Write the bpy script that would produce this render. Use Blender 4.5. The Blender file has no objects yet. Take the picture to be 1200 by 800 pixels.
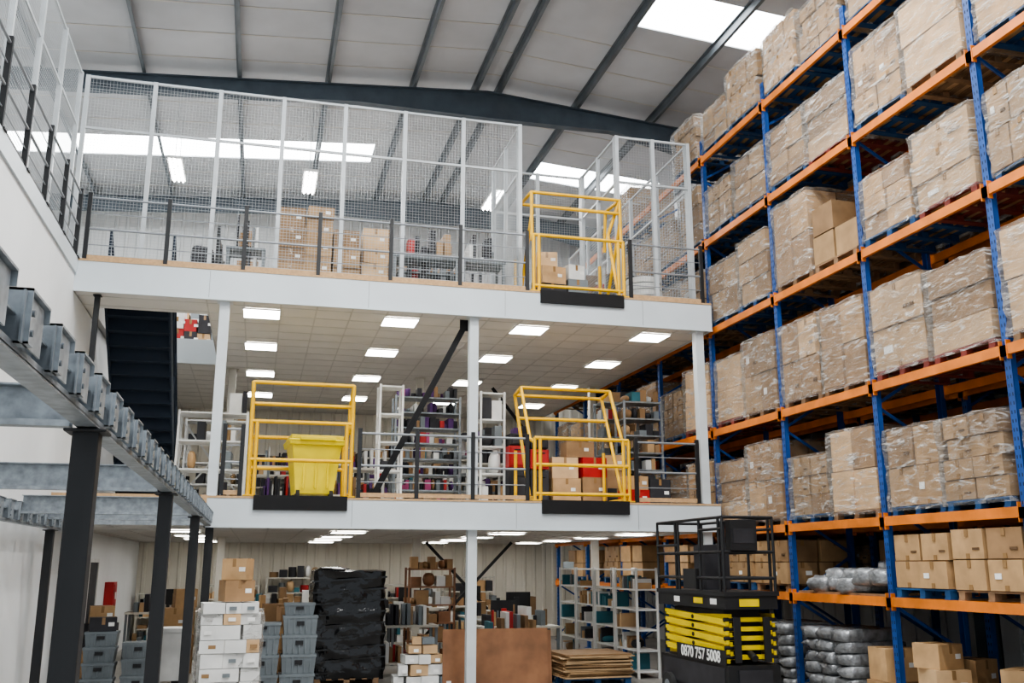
import bpy, math, random
from mathutils import Vector, Matrix, noise
random.seed(7)
R = random.Random(11)

# ------------------------------------------------------------------ materials
def mat(name, col, rough=.6, metal=0., var=.08, scale=3., bump=0., bscale=40., emis=0., coat=0., objvar=0., stretch=(1,1,1)):
    m = bpy.data.materials.new(name); m.use_nodes = True
    nt = m.node_tree; N = nt.nodes; L = nt.links
    p = N['Principled BSDF']
    p.inputs['Roughness'].default_value = rough
    p.inputs['Metallic'].default_value = metal
    p.inputs['Coat Weight'].default_value = coat
    tc = N.new('ShaderNodeTexCoord'); mp = N.new('ShaderNodeMapping')
    mp.inputs['Scale'].default_value = stretch
    L.new(tc.outputs['Object'], mp.inputs['Vector'])
    nz = N.new('ShaderNodeTexNoise'); nz.inputs['Scale'].default_value = scale; nz.inputs['Detail'].default_value = 4
    L.new(mp.outputs[0], nz.inputs['Vector'])
    cr = N.new('ShaderNodeValToRGB')
    cr.color_ramp.elements[0].position = .3; cr.color_ramp.elements[1].position = .7
    cr.color_ramp.elements[0].color = [max(0, c*(1-var)) for c in col]+[1]
    cr.color_ramp.elements[1].color = [min(1, c*(1+var)) for c in col]+[1]
    L.new(nz.outputs['Fac'], cr.inputs[0])
    out = cr.outputs[0]
    if objvar:
        oi = N.new('ShaderNodeObjectInfo'); mr = N.new('ShaderNodeMapRange')
        mr.inputs['To Min'].default_value = 1-objvar; mr.inputs['To Max'].default_value = 1+objvar
        L.new(oi.outputs['Random'], mr.inputs['Value'])
        hs = N.new('ShaderNodeHueSaturation')
        L.new(mr.outputs[0], hs.inputs['Value']); L.new(out, hs.inputs['Color']); out = hs.outputs[0]
    L.new(out, p.inputs['Base Color'])
    if bump:
        n2 = N.new('ShaderNodeTexNoise'); n2.inputs['Scale'].default_value = bscale
        L.new(mp.outputs[0], n2.inputs['Vector'])
        b = N.new('ShaderNodeBump'); b.inputs['Strength'].default_value = bump; b.inputs['Distance'].default_value = .02
        L.new(n2.outputs['Fac'], b.inputs['Height']); L.new(b.outputs[0], p.inputs['Normal'])
    if emis:
        L.new(out, p.inputs['Emission Color']); p.inputs['Emission Strength'].default_value = emis
    return m

def wrapmat(name='stretch_wrap', lo=.05, hi=.66, col=(.80,.79,.76,1)):
    m = bpy.data.materials.new(name); m.use_nodes = True
    nt = m.node_tree; N = nt.nodes; L = nt.links
    p = N['Principled BSDF']; o = N['Material Output']
    p.inputs['Base Color'].default_value = col; p.inputs['Roughness'].default_value = .12
    p.inputs['Specular IOR Level'].default_value = 1.0
    tr = N.new('ShaderNodeBsdfTransparent'); mx = N.new('ShaderNodeMixShader')
    tc = N.new('ShaderNodeTexCoord'); oi = N.new('ShaderNodeObjectInfo')
    ad = N.new('ShaderNodeVectorMath'); ad.operation = 'ADD'
    sc = N.new('ShaderNodeMath'); sc.operation = 'MULTIPLY'; sc.inputs[1].default_value = 37
    L.new(oi.outputs['Random'], sc.inputs[0])
    L.new(tc.outputs['Object'], ad.inputs[0]); L.new(sc.outputs[0], ad.inputs[1])
    mp = N.new('ShaderNodeMapping'); mp.inputs['Scale'].default_value = (1.2, 1.2, 4.5)
    mp.inputs['Rotation'].default_value = (.5, .4, .2)
    L.new(ad.outputs[0], mp.inputs['Vector'])
    nz = N.new('ShaderNodeTexNoise'); nz.inputs['Scale'].default_value = 2.2; nz.inputs['Detail'].default_value = 7; nz.inputs['Distortion'].default_value = 1.3; nz.inputs['Roughness'].default_value = .6
    L.new(mp.outputs[0], nz.inputs['Vector'])
    mr = N.new('ShaderNodeMapRange'); mr.inputs['From Min'].default_value = .52; mr.inputs['From Max'].default_value = .70
    mr.inputs['To Min'].default_value = lo; mr.inputs['To Max'].default_value = hi
    L.new(nz.outputs['Fac'], mr.inputs['Value'])
    lw = N.new('ShaderNodeLayerWeight'); lw.inputs[0].default_value = .25
    mm = N.new('ShaderNodeMath'); mm.operation = 'MULTIPLY_ADD'; mm.inputs[1].default_value = .42; mm.use_clamp = True
    L.new(lw.outputs['Fresnel'], mm.inputs[0]); L.new(mr.outputs[0], mm.inputs[2])
    L.new(mm.outputs[0], mx.inputs[0]); L.new(tr.outputs[0], mx.inputs[1]); L.new(p.outputs[0], mx.inputs[2])
    b = N.new('ShaderNodeBump'); b.inputs['Strength'].default_value = 1.0; b.inputs['Distance'].default_value = .08
    n2 = N.new('ShaderNodeTexNoise'); n2.inputs['Scale'].default_value = 3.0; n2.inputs['Detail'].default_value = 5; n2.inputs['Distortion'].default_value = 2
    L.new(mp.outputs[0], n2.inputs['Vector']); L.new(n2.outputs['Fac'], b.inputs['Height']); L.new(b.outputs[0], p.inputs['Normal']); L.new(b.outputs[0], lw.inputs['Normal'])
    L.new(mx.outputs[0], o.inputs['Surface'])
    return m

WRAP = wrapmat()
CARD = mat('cardboard', (.41, .26, .13), .7, var=.18, scale=4, objvar=.28)
CARD2 = mat('cardboard_dark', (.28, .17, .085), .7, var=.16, scale=4, objvar=.25)
CARDL = mat('cardboard_light', (.52, .35, .195), .7, var=.14, scale=4, objvar=.2)
SEAM = mat('carton_seam_shadowed', (.12, .07, .035), .9, var=.1)
TAPE = mat('parcel_tape', (.28, .17, .08), .25, var=.05)
LABEL = mat('paper_label', (.8, .8, .78), .6)
WOOD = mat('pallet_wood', (.24, .15, .085), .8, var=.25, scale=8)
PBLUE = mat('pallet_blue', (.015, .075, .20), .6, var=.2)
PRED = mat('pallet_red', (.20, .04, .03), .6, var=.2)
BLUE = mat('rack_blue_paint', (.016, .07, .26), .42, var=.2)
ORANGE = mat('rack_orange_paint', (.64, .185, .025), .5, var=.2)
HOLE = mat('slot_dark', (.01, .015, .03), .8)
WHITEWALL = mat('white_wall_paint', (.74, .755, .76), .7, var=.05, scale=.7)
CREAM = mat('cream_cladding', (.72, .685, .60), .6, var=.08, scale=.6)
CLADTOP = mat('white_cladding', (.60, .615, .62), .6, var=.07, scale=.6)
ROOF = mat('roof_liner', (.46, .48, .51), .6, var=.16, scale=.5, bump=.15, bscale=3)
PURL = mat('purlin_steel', (.14, .16, .18), .5, metal=.3, var=.15)
RAFT = mat('rafter_steel', (.08, .105, .13), .5, var=.15)
FASC = mat('fascia_paint', (.56, .61, .64), .5, var=.06, scale=.8)
COLW = mat('column_paint', (.56, .60, .62), .5, var=.06)
CEIL = mat('ceiling_tile', (.63, .61, .575), .8, var=.05, scale=1.5)
TBAR = mat('ceiling_grid', (.50, .485, .455), .6)
CHIP = mat('chipboard_edge', (.47, .31, .17), .8, var=.15, scale=20)
BLACK = mat('black_paint', (.010, .011, .013), .55, var=.2)
BRACE = mat('brace_black', (.008, .008, .009), .85, var=.2)
RAILG = mat('rail_grey', (.26, .28, .30), .45, metal=.3)
RAILW = mat('mesh_fence_grey', (.46, .49, .51), .5)
YEL = mat('yellow_paint', (.78, .45, .01), .45, var=.12)
YBIN = mat('yellow_plastic', (.82, .66, .015), .35, var=.08)
GALV = mat('galvanised_steel', (.29, .32, .345), .42, metal=.5, var=.28, scale=14)
CONC = mat('concrete_floor', (.30, .29, .27), .5, var=.15, scale=1.2)
NAVY = mat('navy_stair_paint', (.008, .018, .036), .75)
LEDM = mat('led_panel', (1, .98, .94), .5, var=0, emis=17)
TUBE = mat('fluorescent_tube', (1, 1, 1), .5, var=0, emis=45)
SKYL = mat('rooflight_grp', (.93, .97, 1), .5, var=.05, scale=1, emis=11)
WH = mat('white_plastic', (.68, .685, .67), .45, var=.12)
GREYP = mat('grey_crate_plastic', (.16, .185, .20), .5, var=.15)
BWRAP = mat('black_wrap', (.006, .006, .007), .14, bump=1.0, bscale=7, var=.2)
RED = mat('red_plastic', (.40, .018, .018), .45, var=.15)
PURP = mat('purple_fabric', (.10, .04, .16), .8, var=.2)
PINK = mat('pink_fabric', (.42, .08, .20), .8, var=.2)
TEAL = mat('teal_plastic', (.03, .14, .18), .6, var=.2)
DK = mat('dark_goods', (.025, .025, .03), .7, var=.3)
PLY = mat('brown_hardboard', (.25, .12, .06), .6, var=.3, scale=2.5)
SACK = mat('silver_plastic_sack', (.27, .28, .29), .22, metal=.25, bump=1.0, bscale=14, var=.35, scale=9)
LIFTY = mat('lift_yellow', (.80, .60, .01), .4)
RUB = mat('tyre_rubber', (.02, .02, .02), .8)
SHELF = mat('shelf_cream', (.58, .56, .50), .5)
PAL = [CARD, CARD2, CARDL, WH, DK, GREYP, CARD2, CARD, DK, DK, GREYP, RED, WH, TEAL]
PALP = [PURP, PINK, DK, DK, WH, DK, PURP, GREYP, DK, CARD2, WH, PURP, DK, RED]

# ------------------------------------------------------------------ mesh builder
class M:
    def __init__(s): s.v=[]; s.f=[]; s.mi=[]; s.mats=[]; s.sm=[]
    def slot(s, m):
        if m not in s.mats: s.mats.append(m)
        return s.mats.index(m)
    def add(s, vs, fs, m, smooth=False):
        b=len(s.v); k=s.slot(m); s.v += [tuple(v) for v in vs]
        for f in fs: s.f.append([b+i for i in f]); s.mi.append(k); s.sm.append(smooth)
    def b2(s, x0,x1,y0,y1,z0,z1,m):
        vs=[(x,y,z) for z in (z0,z1) for y in (y0,y1) for x in (x0,x1)]
        s.add(vs,[(0,2,3,1),(4,5,7,6),(0,1,5,4),(2,6,7,3),(0,4,6,2),(1,3,7,5)],m)
    def box(s, c, d, m, rz=0, rx=0, ry=0):
        rot=Matrix.Rotation(rz,3,'Z')@Matrix.Rotation(ry,3,'Y')@Matrix.Rotation(rx,3,'X')
        c=Vector(c)
        vs=[c+rot@Vector((x*d[0]/2,y*d[1]/2,z*d[2]/2)) for z in (-1,1) for y in (-1,1) for x in (-1,1)]
        s.add(vs,[(0,2,3,1),(4,5,7,6),(0,1,5,4),(2,6,7,3),(0,4,6,2),(1,3,7,5)],m)
    def bar(s,p0,p1,w,h,m):
        p0=Vector(p0);p1=Vector(p1);d=(p1-p0).normalized()
        up=Vector((0,0,1)) if abs(d.z)<.95 else Vector((0,1,0))
        a=d.cross(up).normalized();u=a.cross(d).normalized()
        vs=[p+a*i*w/2+u*j*h/2 for p in (p0,p1) for j in (-1,1) for i in (-1,1)]
        s.add(vs,[(0,1,3,2),(4,6,7,5),(0,4,5,1),(2,3,7,6),(0,2,6,4),(1,5,7,3)],m)
    def tube(s,p0,p1,r,m,n=8,r2=None):
        p0=Vector(p0);p1=Vector(p1);d=(p1-p0).normalized();r2=r if r2 is None else r2
        up=Vector((0,0,1)) if abs(d.z)<.95 else Vector((0,1,0))
        a=d.cross(up).normalized();u=a.cross(d).normalized()
        vs=[p+(a*math.cos(t*2*math.pi/n)+u*math.sin(t*2*math.pi/n))*q for p,q in((p0,r),(p1,r2)) for t in range(n)]
        s.add(vs,[(i,(i+1)%n,n+(i+1)%n,n+i) for i in range(n)],m,True)
        s.add(vs[:n],[tuple(range(n))],m); s.add(vs[n:],[tuple(range(n))],m)
    def path(s,pts,r,m,n=8):
        for a,b in zip(pts,pts[1:]): s.tube(a,b,r,m,n)
    def blob(s,c,d,m,e=.5,nu=14,nv=8,rz=0,amp=.04):
        vs=[];sg=lambda q,k:math.copysign(abs(q)**k,q)
        off=R.random()*50
        for j in range(nv+1):
            ph=-math.pi/2+math.pi*j/nv
            for i in range(nu):
                th=2*math.pi*i/nu
                x=sg(math.cos(ph),e)*sg(math.cos(th),e);y=sg(math.cos(ph),e)*sg(math.sin(th),e);z=sg(math.sin(ph),e)
                q=1+amp*noise.noise(Vector((x*2+off,y*2,z*2)))*2
                x*=d[0]/2*q;y*=d[1]/2*q;z*=d[2]/2*q
                vs.append((c[0]+x*math.cos(rz)-y*math.sin(rz),c[1]+x*math.sin(rz)+y*math.cos(rz),c[2]+z))
        fs=[(j*nu+i,j*nu+(i+1)%nu,(j+1)*nu+(i+1)%nu,(j+1)*nu+i) for j in range(nv) for i in range(nu)]
        s.add(vs,fs,m,True)
    def shell(s,d,w,z0,h,mt,seed=1,amp=.04,base=.022,seg=8,rows=12):
        W=w/2; D=d/2; per=[]
        for t in range(seg): per.append((-D+2*D*t/seg,-W))
        for t in range(seg): per.append((D,-W+2*W*t/seg))
        for t in range(seg): per.append((D-2*D*t/seg,W))
        for t in range(seg): per.append((-D,W-2*W*t/seg))
        vs=[];off=seed*7.3;n=len(per)
        for q in range(rows+1):
            z=z0+(h-z0)*q/rows
            for (x,y) in per:
                e=base+amp*noise.noise(Vector((x*4+off,y*4,z*6)))
                l=math.hypot(x,y); vs.append((x*(1+e/l),y*(1+e/l),z+ (amp*.5*noise.noise(Vector((x*6,y*6,off))) if q==rows else 0)))
        fs=[(q*n+i,q*n+(i+1)%n,(q+1)*n+(i+1)%n,(q+1)*n+i) for q in range(rows) for i in range(n)]
        s.add(vs,fs,mt,True)
        ct=[(x*.55,y*.55,h+.012+.01*noise.noise(Vector((x*5,y*5,off)))) for x,y in per]
        s.add(vs[rows*n:]+ct,[(i,(i+1)%n,n+(i+1)%n,n+i) for i in range(n)]+[tuple(n+i for i in range(n))],mt,True)
    def mesh(s,name):
        me=bpy.data.meshes.new(name); me.from_pydata(s.v,[],s.f)
        for m in s.mats: me.materials.append(m)
        me.polygons.foreach_set('material_index',s.mi); me.polygons.foreach_set('use_smooth',s.sm); me.update()
        return me
    def obj(s,name,loc=(0,0,0),rz=0,bevel=0,parent=None):
        return place(s.mesh(name),name,loc,rz,bevel,parent)
def place(me,name,loc=(0,0,0),rz=0,bevel=0,parent=None):
    o=bpy.data.objects.new(name,me); bpy.context.collection.objects.link(o)
    o.location=loc; o.rotation_euler=(0,0,rz)
    if bevel:
        b=o.modifiers.new('bevel','BEVEL'); b.width=bevel; b.segments=2; b.limit_method='ANGLE'
    if parent: o.parent=parent
    return o

Z1=3.05; Z2=6.76; YM=16.0; YB=28.0; XL=-3.05; XR=7.95; YE=-2.0
XW0=-9.0; XW1=11.0; RID=4.6
def rz_(x): return 12.9-.075*abs(x-RID)

# ------------------------------------------------------------------ shell
m=M(); m.b2(XW0,XW1,YE,YB,-.2,0,CONC); m.obj('floor')
def corr(name,mt,x0,x1,y,z0,z1,step=.25):
    m=M(); m.b2(x0,x1,y,y+.1,z0,z1,mt)
    x=x0+.05
    while x<x1-.1:
        vs=[(x,y,z0),(x+.03,y-.035,z0),(x+.09,y-.035,z0),(x+.12,y,z0),(x,y,z1),(x+.03,y-.035,z1),(x+.09,y-.035,z1),(x+.12,y,z1)]
        m.add(vs,[(0,1,5,4),(1,2,6,5),(2,3,7,6)],mt); x+=step
    return m.obj(name)
corr('wall_back',CREAM,XW0,XW1,YB,0,Z2,.3)
corr('wall_back_upper',CLADTOP,XW0,XW1,YB,Z2,12.95,.3)
m=M(); m.b2(XL-.15,XL,YE,YM,0,Z2-.25,WHITEWALL); m.b2(XL-.15,XL,YM,YB,0,Z2-.52,WHITEWALL)
m.b2(XL-.02,XL+.03,YE,YM,Z2-.25,Z2,FASC); m.obj('wall_left')
m=M(); m.b2(XW1,XW1+.1,YE,YB,0,12.9,CLADTOP)
y=YE+.1
while y<YB-.2: m.b2(XW1-.03,XW1,y,y+.08,0,12.4,CLADTOP); y+=.4
m.obj('wall_right')
m=M(); m.b2(XW0-.1,XW0,YE,YB,0,12.9,CLADTOP); m.obj('wall_far_left')

# roof with rooflights
m=M(); sk=M()
strips=[(7.2,8.4),(15.2,16.55),(23.6,24.8)]
def rslab(mm,x0,x1,y0,y1,mt,t=.08,dz=0):
    vs=[(x,y,rz_(x)+dz+k) for k in (0,t) for y in (y0,y1) for x in (x0,x1)]
    mm.add(vs,[(0,2,3,1),(4,5,7,6),(0,1,5,4),(2,6,7,3),(0,4,6,2),(1,3,7,5)],mt)
ys=[YE]+[q for s_ in strips for q in s_]+[YB]
for a,b in zip(ys[0::2],ys[1::2]):
    rslab(m,XW0,RID,a,b,ROOF); rslab(m,RID,XW1,a,b,ROOF)
for a,b in strips:
    rslab(m,XW0,-7.8,a,b,ROOF); rslab(m,2.4,RID,a,b,ROOF); rslab(m,RID,6.8,a,b,ROOF); rslab(m,10.4,XW1,a,b,ROOF)
    rslab(sk,-7.8,2.4,a,b,SKYL,.03,.03); rslab(sk,6.8,10.4,a,b,SKYL,.03,.03)
y=YE+.5
while y<YB:
    if not any(a-.1<y<b+.1 for a,b in strips):
        rslab(m,XW0,RID,y,y+.03,TBAR,.01,-.012); rslab(m,RID,XW1,y,y+.03,TBAR,.01,-.012)
    y+=1.05
m.obj('ceiling_roof'); sk.obj('window_rooflights')
m=M()
for x in [-8.9,-6.9,-4.9,-2.9,-.95,.95,2.85,4.3,4.85,6.75,8.65,10.9]:
    z=rz_(x)
    m.b2(x-.012,x+.012,YE,YB,z-.2,z-.02,PURL); m.b2(x-.01,x+.06,YE,YB,z-.205,z-.19,PURL); m.b2(x-.06,x+.01,YE,YB,z-.03,z-.012,PURL)
m.obj('trim_roof_purlins')
def rafter(y):
    m=M()
    xs=[XW0,-6,-2,1.6,RID,7.6,XW1]; dep=[.9,.42,.42,.42,.68,.42,.9]
    for (xa,da),(xb,db) in zip(zip(xs,dep),list(zip(xs,dep))[1:]):
        za=rz_(xa)-.22; zb=rz_(xb)-.22
        def sl(y0,y1,ta,tb,ba,bb):
            vs=[(xa,y0,ba),(xb,y0,bb),(xa,y1,ba),(xb,y1,bb),(xa,y0,ta),(xb,y0,tb),(xa,y1,ta),(xb,y1,tb)]
            m.add(vs,[(0,2,3,1),(4,5,7,6),(0,1,5,4),(2,6,7,3),(0,4,6,2),(1,3,7,5)],RAFT)
        sl(y-.01,y+.01,za,zb,za-da,zb-db)
        sl(y-.1,y+.1,za,zb,za-.02,zb-.02); sl(y-.1,y+.1,za-da+.02,zb-db+.02,za-da,zb-db)
    m.b2(XW0,XW0+.3,y-.1,y+.1,0,11.6,RAFT); m.b2(XW1-.3,XW1,y-.1,y+.1,0,11.9,RAFT)
    m.obj('trim_portal_rafter')
for y in (6.0,13.0,20.0,27.2): rafter(y)

# ------------------------------------------------------------------ mezzanine
m=M()
sx0,sx1,sy0,sy1=-2.95,-1.05,17.1,21.5
z0,z1=Z2-.5,Z2
m.b2(XW0,XL,YE+4,YB,z0+.25,z1,CEIL)
m.b2(XL,sx0,YM,YB,z0,z1,CEIL); m.b2(sx0,sx1,YM,sy0,z0,z1,CEIL); m.b2(sx0,sx1,sy1,YB,z0,z1,CEIL); m.b2(sx1,XR,YM,YB,z0,z1,CEIL)
m.b2(sx0,sx1,sy1-.03,sy1,z0-.02,z1+.02,FASC)
m.obj('ceiling_upper_deck')
m=M(); m.b2(XL,XR,YM,YB,Z1-.45,Z1,CEIL); m.obj('ceiling_lower_deck')
def tgrid(z,name,hole=False):
    m=M(); x=XL+.2
    while x<XR:
        if hole and sx0<x<sx1: m.b2(x,x+.025,sy1,YB,z-.006,z,TBAR)
        else: m.b2(x,x+.025,YM+.1,YB,z-.006,z,TBAR)
        x+=.6
    y=YM+.3
    while y<YB:
        if hole and sy0<y<sy1: m.b2(sx1,XR,y,y+.025,z-.006,z,TBAR)
        else: m.b2(XL,XR,y,y+.025,z-.006,z,TBAR)
        y+=.6
    m.obj(name)
tgrid(Z2-.5,'trim_ceiling_grid_upper',True); tgrid(Z1-.45,'trim_ceiling_grid_lower')
m=M()
m.b2(XL,XR+.03,YM-.04,YM,Z2-.52,Z2-.02,FASC); m.b2(XL,XR+.03,YM-.05,YM,Z2-.02,Z2+.012,CHIP)
m.b2(XL,XR+.03,YM-.06,YM-.03,Z2-.53,Z2-.50,FASC)
for x in (-1.0,1.6,4.0,6.6): m.b2(x,x+.008,YM-.042,YM-.03,Z2-.5,Z2-.04,RAILG)
m.b2(XR,XR+.03,YM,YB,Z2-.52,Z2,FASC); m.obj('trim_fascia_upper')
m=M()
m.b2(-.8,XR+.03,YM-.04,YM,Z1-.47,Z1-.02,FASC); m.b2(-.8,XR+.03,YM-.05,YM,Z1-.02,Z1+.012,CHIP)
m.b2(-.8,XR+.03,YM-.06,YM-.03,Z1-.48,Z1-.45,FASC); m.b2(XL,-.8,YM-.05,YM,Z1-.1,Z1+.02,CHIP); m.b2(XL,-.8,YM-.04,YM,Z1-.45,Z1-.1,GALV)
for x in (1.45,4.2,6.4): m.b2(x,x+.008,YM-.042,YM-.03,Z1-.45,Z1-.04,RAILG)
m.b2(XR,XR+.03,YM,YB,Z1-.47,Z1,FASC); m.obj('trim_fascia_lower')
def column(x,y,z0,z1,mt=COLW,w=.16,name='mezzanine_column'):
    m=M(); m.b2(-w/2,w/2,-w/2,w/2,0,z1-z0,mt); m.b2(-w,w,-w,w,0,.015,mt); m.b2(-w*.8,w*.8,-w*.8,w*.8,z1-z0-.015,z1-z0,mt)
    for a in(-1,1):
        for b in(-1,1): m.tube((a*w*.8,b*w*.8,0),(a*w*.8,b*w*.8,.04),.012,GALV,6)
    return m.obj(name,(x,y,z0),bevel=.006)
for x in (3.47,7.76): column(x,YM+.13,0,Z1-.46)
for x in (-.74,3.47,7.76): column(x,YM+.13,Z1,Z2-.51)
for x in (-.74,3.47,7.7):
    column(x,22.0,0,Z1-.46,SHELF); column(x,22.0,Z1,Z2-.51,SHELF)
def led(x,y,z):
    m=M(); m.b2(-.3,.3,-.3,.3,-.02,-.012,LEDM)
    for a,b,c,d in((-.32,-.3,-.32,.32),(.3,.32,-.32,.32),(-.3,.3,-.32,-.3),(-.3,.3,.3,.32)): m.b2(a,b,c,d,-.022,0,WH)
    m.obj('led_ceiling_panel',(x,y,z))
for y in (16.75,19.4,22.3,25.2):
    for x in (-.15,2.25,4.65,7.05): led(x,y,Z2-.507)
for y in (18.2,20.8,23.4,26):
    for x in (-1.3,1.6,4.6,7.2): led(x,y,Z1-.457)

# ------------------------------------------------------------------ railings
def railing(segs,z,axis='x',const=YM+.04,step=1.18):
    m=M()
    for a,b in segs:
        n=max(1,round((b-a)/step))
        P=(lambda t,h:(t,const,z+h)) if axis=='x' else (lambda t,h:(const,t,z+h))
        for i in range(n+1):
            t=a+(b-a)*i/n
            m.bar(P(t,0),P(t,1.16),.065,.055,BLACK)
            q=P(t,.01); m.box(q,(.14,.14,.02),BLACK)
        for h in (.55,1.08): m.tube(P(a,h),P(b,h),.019,RAILG)
        m.tube(P(a,.28),P(b,.28),.008,RAILG); m.tube(P(a,.82),P(b,.82),.008,RAILG)
        m.bar(P(a,.07),P(b,.07),.012,.07,CHIP if axis=='x' else BLACK)
    m.obj('guard_railing')
railing([(XL+.1,4.43),(6.42,7.85)],Z2)
railing([(-.6,-.32),(1.55,4.42),(6.42,7.6)],Z1,step=1.0)
railing([(4.0,15.9)],Z2,'y',XL-.02)
railing([(17.2,21.4)],Z2,'y',-.98)
def fence(p0,p1,z,h,n,pitch=.055,mid=(.72,),name='mesh_fence'):
    m=M(); p0=Vector((p0[0],p0[1],z)); p1=Vector((p1[0],p1[1],z)); d=p1-p0; L=d.length; u=d/L
    zz=Vector((0,0,1))
    for i in range(n+1):
        q=p0+u*L*i/n; m.bar(q,q+zz*h,.07,.07,RAILW)
    for t in (.06,)+tuple(mid)+(.994,):
        for i in range(n):
            a=p0+u*(L*i/n+.036); b=p0+u*(L*(i+1)/n-.036)
            m.bar(a+zz*(h*t),b+zz*(h*t),.04,.04,RAILW)
    k=int(L/pitch)
    for i in range(k): q=p0+u*(i+.5)*pitch; m.bar(q+zz*.22,q+zz*(h-.03),.0035,.0035,RAILW)
    for i in range(int((h-.25)/pitch)): m.bar(p0+zz*(.22+i*pitch),p1+zz*(.22+i*pitch),.0035,.0035,RAILW)
    m.obj(name)
FH=3.42; YF=16.42
fence((XL-.2,YF),(4.4,YF),Z2,FH,7)
fence((4.4,YF+.08),(4.4,18.5),Z2,FH,2)
fence((4.4,18.6),(6.35,18.6),Z2,FH,2)
fence((6.35,18.5),(6.35,YF+.08),Z2,FH,2)
fence((6.35,YF),(7.85,YF),Z2,FH,2)
fence((XL-.3,5.0),(XL-.3,YF-.1),Z2,FH,8)
fence((7.85,YF+.08),(7.85,24),Z2,FH,5,pitch=.08)

# ------------------------------------------------------------------ pallet gates
def gate(x0,x1,z,kind):
    m=M(); r=.032; w=x1-x0
    T=lambda pts:m.path(pts,r,YEL)
    if kind=='a':
        for x in (0,w):
            T([(x,0,0),(x,0,1.84)]); T([(x+(.09 if x==0 else -.09),.0,0),(x+(.09 if x==0 else -.09),0,1.2)])
            T([(x,1.65,0),(x,1.65,1.15),(x,0,1.15)]); T([(x,0,.06),(x,1.65,.06)]); T([(x,0,1.84),(x,.55,1.55),(x,.55,1.1)])
            m.box((x,0,.01),(.14,.14,.02),YEL)
        T([(0,0,1.84),(w,0,1.84)]); T([(0,.1,1.5),(w,.1,1.5)]); T([(0,0,1.2),(w,0,1.2)]); T([(0,0,.58),(w,0,.58)])
        T([(0,1.65,.6),(w,1.65,.6)]); T([(0,1.65,1.15),(w,1.65,1.15)])
    else:
        for x in (0,w):
            T([(x,0,0),(x,0,1.08)]); T([(x+(.1 if x==0 else -.1),0,0),(x+(.1 if x==0 else -.1),0,1.08)])
            T([(x,0,.06),(x,1.3,.06),(x,1.3,1.0)]); m.box((x,0,.01),(.14,.14,.02),YEL)
            xx=x
            if kind=='b': T([(xx,.35,.1),(xx,1.35,2.05)]); T([(xx,1.35,2.05),(xx,.9,2.12),(xx,.3,1.1),(xx,0,1.0)])
            else: T([(xx,.1,1.0),(xx,.12,1.95)]); T([(xx,.9,.2),(xx,.12,1.5)]); T([(xx,.12,1.95),(xx,.9,2.0),(xx,1.0,1.2)])
        T([(0,0,1.08),(w,0,1.08)]); T([(0,0,.12),(w,0,.12)])
        if kind=='b':
            T([(0,0,.62),(w,0,.62)]); T([(0,1.35,2.05),(w,1.35,2.05)]); T([(0,.9,2.12),(w,.9,2.12)]); T([(0,1.1,1.58),(w,1.1,1.58)])
        else: T([(0,.12,1.95),(w,.12,1.95)]); T([(0,.12,1.68),(w,.12,1.68)]); T([(0,.9,2.0),(w,.9,2.0)]); T([(w,.12,1.95),(w-.18,.3,1.3),(w-.1,.05,.1)])
    m.b2(.1,w-.05,-.12,-.075,-.22,-.0,BRACE)
    m.b2(.1,w-.05,-.12,0,-.0,.01,BRACE)
    m.obj('pallet_safety_gate',(x0,YM+.03,z+.02))
gate(-.2,1.42,Z1,'a'); gate(4.55,6.28,Z1,'b'); gate(4.55,6.28,Z2,'c')

m=M(); m.bar((3.36,YM+.29,Z2-.6),(1.82,YM+.29,Z1+.07),.05,.10,BRACE); m.box((3.36,YM+.29,Z2-.62),(.2,.02,.2),BRACE); m.box((1.85,YM+.29,Z1+.1),(.2,.02,.18),BRACE); m.obj('diagonal_brace')
m=M(); m.bar((3.65,21.8,Z1-.55),(5.6,21.8,.5),.05,.06,BRACE); m.bar((5.6,21.7,Z1-.55),(3.65,21.7,.5),.05,.06,BRACE); m.obj('diagonal_brace')
m=M(); m.bar((5.3,22.4,Z2-.58),(7.5,22.4,Z1+.4),.05,.07,BRACE); m.obj('diagonal_brace')

# ------------------------------------------------------------------ galvanised beams, left
def zigbeam(bx,y0,y1,zb,H,step,side=1):
    m=M()
    m.b2(bx-.006,bx+.006,y0,y1,zb,zb+H*.6,GALV); m.b2(bx-.04,bx+.05,y0,y1,zb-.008,zb+.004,GALV); m.b2(bx+.044,bx+.05,y0,y1,zb,zb+.025,GALV)
    m.b2(bx-.04,bx+.05,y0,y1,zb+H*.55,zb+H*.58,GALV)
    y=y0+.2
    while y<y1-.25:
        m.b2(bx-.07,bx+.09,y,y+.006,zb+.02,zb+H,GALV)
        m.b2(bx-.07,bx+.09,y,y+.25,zb+H-.008,zb+H,GALV)
        m.b2(bx-.07,bx+.09,y+.244,y+.25,zb+H-.05,zb+H,GALV)
        m.b2(bx+.07,bx+.076,y-.03,y+.23,zb+.02,zb+H-.012,GALV)
        m.b2(bx-.07,bx+.09,y,y+.07,zb+.02,zb+.026,GALV)
        for zz in (.06,.12): m.tube((bx+.07,y+.05,zb+zz),(bx+.09,y+.05,zb+zz),.011,PURL,6)
        y+=step
    m.obj('galvanised_floor_beam')
zigbeam(-.76,1.0,YM-.08,2.6,.185,.44)
zigbeam(XL+.22,4.0,YM-.08,2.5,.24,.5)
m=M()
for y,h in ((4.70,.17),(8.72,.2),(12.8,.2),(14.4,.16)):
    m.b2(XL+.3,-.84,y-.006,y+.006,2.61,2.61+h,GALV); m.b2(XL+.3,-.84,y-.08,y+.006,2.602,2.61,GALV); m.b2(XL+.3,-.84,y-.08,y+.006,2.61+h,2.618+h,GALV); m.b2(XL+.3,-.84,y-.08,y-.074,2.61,2.63,GALV)
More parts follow.
